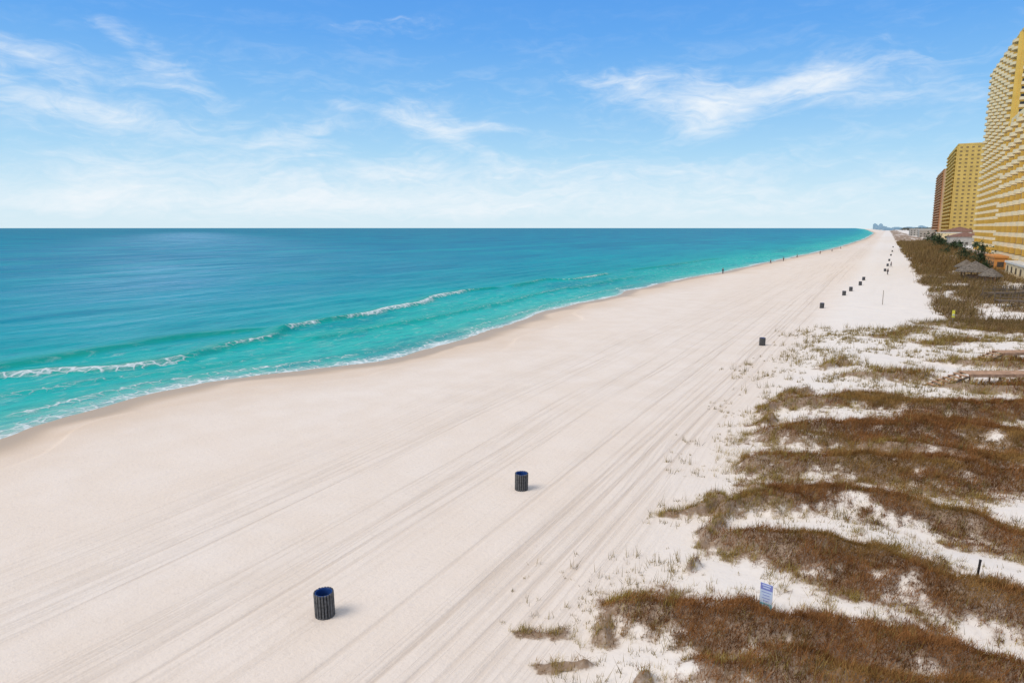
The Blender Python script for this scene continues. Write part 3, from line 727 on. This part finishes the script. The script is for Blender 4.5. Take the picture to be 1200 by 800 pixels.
# ---------------------------------------------------------------- people
def skinmesh(name,V,E,Rr,m,parent):
    me=bpy.data.meshes.new(name); me.from_pydata(V,E,[]); me.materials.append(m)
    o=bpy.data.objects.new(name,me); C.objects.link(o); o.parent=parent
    md=o.modifiers.new('Skin','SKIN')
    for i,r in enumerate(Rr):
        me.skin_vertices[0].data[i].radius=(r,r)
    me.skin_vertices[0].data[0].use_root=True
    md.use_smooth_shade=True
    sb=o.modifiers.new('Sub','SUBSURF'); sb.levels=1; sb.render_levels=1
    return o
def person(x,y,rz,label,shirt,pants,grp=None,step=.22):
    root=thing('person',label,'person',(x,y,gz(x,y)),rz,grp)
    V=[(0,0,.95),(0,0,1.15),(0,0,1.38),(0,0,1.5),(0,.02,1.62),(0,.02,1.7),
       (.1,0,.9),(.11,step,.5),(.11,step*.9,.07),(.11,step*.9+.14,.04),(-.1,0,.9),(-.11,-step*.6,.5),(-.11,-step*1.4,.09),(-.11,-step*1.4+.13,.04),
       (.19,0,1.38),(.24,-.08,1.1),(.25,.02,.84),(-.19,0,1.38),(-.24,.08,1.1),(-.25,.18,.86)]
    E=[(0,1),(1,2),(2,3),(3,4),(4,5),(0,6),(6,7),(7,8),(8,9),(0,10),(10,11),(11,12),(12,13),(2,14),(14,15),(15,16),(2,17),(17,18),(18,19)]
    R_=[.13,.12,.12,.055,.095,.08,.085,.06,.042,.035,.085,.06,.042,.035,.055,.042,.032,.055,.042,.032]
    skinmesh('body',V,E,R_,M_skin,root)
    sh_=[V[i] for i in (0,1,2,14,15,17,18)]; skinmesh('shirt',sh_,[(0,1),(1,2),(2,3),(3,4),(2,5),(5,6)],[.15,.145,.145,.075,.058,.075,.058],shirt,root)
    pa=[V[i] for i in (0,6,7,8,10,11,12)]; skinmesh('trousers',pa,[(0,1),(1,2),(2,3),(0,4),(4,5),(5,6)],[.148,.105,.078,.058,.105,.078,.058],pants,root)
    b=MB(); b.lathe([(.10,1.60),(.115,1.66),(.10,1.74),(.05,1.785),(.0,1.79)],14,cy=-.01); b.build('hair',M_hair,root,smooth=True)
m1=mat('navy_cloth',(.03,.04,.09));m2=mat('red_cloth',(.35,.05,.04));m3=mat('charcoal_cloth',(.04,.04,.045))
p=hit(847,321); person(p[0],p[1],.3,'person in dark clothes walking by the waterline',m1,m3)
far=[(903,309,m2),(918,306,m3),(934,302,m1),(961,298,m3),(975,295,m2),(985,292,m1),(1040,322,m3),(1044,313,m1)]
fl=['person in red top near the waterline beyond the lone walker','person in dark top just right of the red topped one','person in navy top at the curve of the far waterline','person in charcoal top far along the waterline','tiny person in red top at the farthest waterline','tiny navy clad person nearest the horizon on the waterline','person in charcoal clothes beside the far barrel line','person in navy clothes beyond them along the far barrel line']
for (u,v,s),l in zip(far,fl):
    p=hit(u,v); person(p[0],p[1],random.uniform(0,6),l,s,m3)
# ---------------------------------------------------------------- world
w=bpy.data.worlds.new('World'); sc.world=w; w.use_nodes=True; nt=w.node_tree; nt.nodes.clear(); N=NT(nt)
SUN_AZ=math.radians(-142.); SUN_EL=math.radians(48)   # clockwise from +Y
sky=N.n('ShaderNodeTexSky',sky_type='NISHITA'); sky.sun_disc=False; sky.sun_elevation=SUN_EL; sky.sun_rotation=SUN_AZ; sky.dust_density=.6; sky.ozone_density=1.5
G=N.n('ShaderNodeTexCoord').outputs['Generated']; gx,gy,gz_=N.sep(G)
el=N.m('ARCSINE',gz_); az=N.m('ARCTAN2',gx,gy)
nish=N.mix(1.,sky.outputs[0],(.10,.10,.10),'MULTIPLY')
e1=N.m('MAXIMUM',el,0.)
rp=N.ramp(N.m('DIVIDE',e1,PI/2),[(0,(.72,.88,.965)),(.03,(.60,.82,.96)),(.065,(.41,.70,.95)),(.11,(.235,.54,.93)),(.16,(.13,.41,.90)),(.21,(.09,.335,.86)),(.45,(.09,.28,.66)),(1,(.08,.22,.5))])
base=N.mix(.93,nish,rp)
base=N.mix(N.ss(el,.4,.8),base,N.mix(.6,nish,(1.0,.97,.92)))   # unseen overhead sky whitened as added soft fill light
def azel(u,v):
    d_=ray(u,v); l=math.sqrt(sum(q*q for q in d_)); return math.atan2(d_[0],d_[1]),math.asin(d_[2]/l)
clouds=[(30,62,95,14,-10,.65),(195,78,62,15,-30,.48),(135,40,22,7,-35,.36),(50,112,85,10,-12,.48),(130,140,190,18,-4,.45),(345,160,60,10,18,.35),(505,132,52,24,12,.55),(525,158,60,9,-20,.5),(590,150,45,5,-4,.5),
 (770,108,85,22,-8,.75),(830,148,32,12,0,.6),(905,105,80,14,8,.58),(960,95,40,10,10,.45),(1080,112,95,13,-2,.45),(470,35,55,12,0,.3),(1050,72,80,25,0,.28),(398,122,18,6,0,.45),
 (250,200,480,15,0,.42),(150,235,420,16,0,.46),(800,208,420,24,0,.36),(600,242,700,15,0,.44)]
tot=None
for (u,v,ru,rv,ro,s) in clouds:
    a0,e0=azel(u,v); ca,sa=math.cos(math.radians(ro)),math.sin(math.radians(ro))
    du=N.m('SUBTRACT',az,a0); dv=N.m('SUBTRACT',el,e0)
    p_=N.m('ADD',N.m('MULTIPLY',du,ca*1000/ru),N.m('MULTIPLY',dv,sa*1000/ru))
    q_=N.m('ADD',N.m('MULTIPLY',du,-sa*880/rv),N.m('MULTIPLY',dv,ca*880/rv))
    r2=N.m('ADD',N.m('MULTIPLY',p_,p_),N.m('MULTIPLY',q_,q_))
    g=N.m('MULTIPLY',N.m('EXPONENT',N.m('MULTIPLY',r2,-.5)),s)
    tot=g if tot is None else N.m('ADD',tot,g)
wn=N.noise(N.vec(N.m('MULTIPLY',az,7.),N.m('MULTIPLY',el,14.)),1,3,.5)
cn=N.noise(N.vec(N.m('ADD',N.m('MULTIPLY',az,9.),N.m('MULTIPLY',wn,1.2)),N.m('ADD',N.m('MULTIPLY',el,46.),N.m('MULTIPLY',wn,5.))),1,7,.6,.5)
cn2=N.noise(N.vec(N.m('MULTIPLY',az,24.),N.m('MULTIPLY',el,70.),3.),1,5,.6,1.4)
cc=N.m('ADD',N.m('MULTIPLY',cn,.68),N.m('MULTIPLY',cn2,.32))
cl=N.ss(N.m('ADD',N.m('MULTIPLY',N.m('MINIMUM',tot,1.),.5),cc),.56,1.24)
thin=N.m('MULTIPLY',N.ss(cc,.45,.7),N.m('MULTIPLY',N.ss(el,.36,.1),.2))
fac=N.m('MAXIMUM',cl,thin)
fin=N.mix(fac,base,(.90,.945,.985))
bg=N.n('ShaderNodeBackground'); nt.links.new(fin,bg.inputs[0]); bg.inputs[1].default_value=1.0
o=N.n('ShaderNodeOutputWorld'); nt.links.new(bg.outputs[0],o.inputs[0])
try:
    w.cycles.sampling_method='MANUAL'; w.cycles.sample_map_resolution=256
except Exception: pass
# sun
L=bpy.data.lights.new('sun','SUN'); L.energy=1.95; L.angle=math.radians(30); L.color=(1,.93,.84)
lo=bpy.data.objects.new('sun',L); C.objects.link(lo)
sd=Vector((math.sin(SUN_AZ)*math.cos(SUN_EL),math.cos(SUN_AZ)*math.cos(SUN_EL),math.sin(SUN_EL)))
lo.rotation_euler=sd.to_track_quat('Z','Y').to_euler(); lo.location=sd*200
# camera
cam=bpy.data.cameras.new('camera'); co=bpy.data.objects.new('camera',cam); C.objects.link(co)
cam.sensor_width=36; cam.lens=24; cam.clip_end=80000; cam.clip_start=.1
co.location=(0,0,H); co.rotation_euler=(PI/2-PITCH,0,YAW)
sc.camera=co
sc.view_settings.view_transform='Standard'; sc.view_settings.look='None'; sc.view_settings.exposure=0
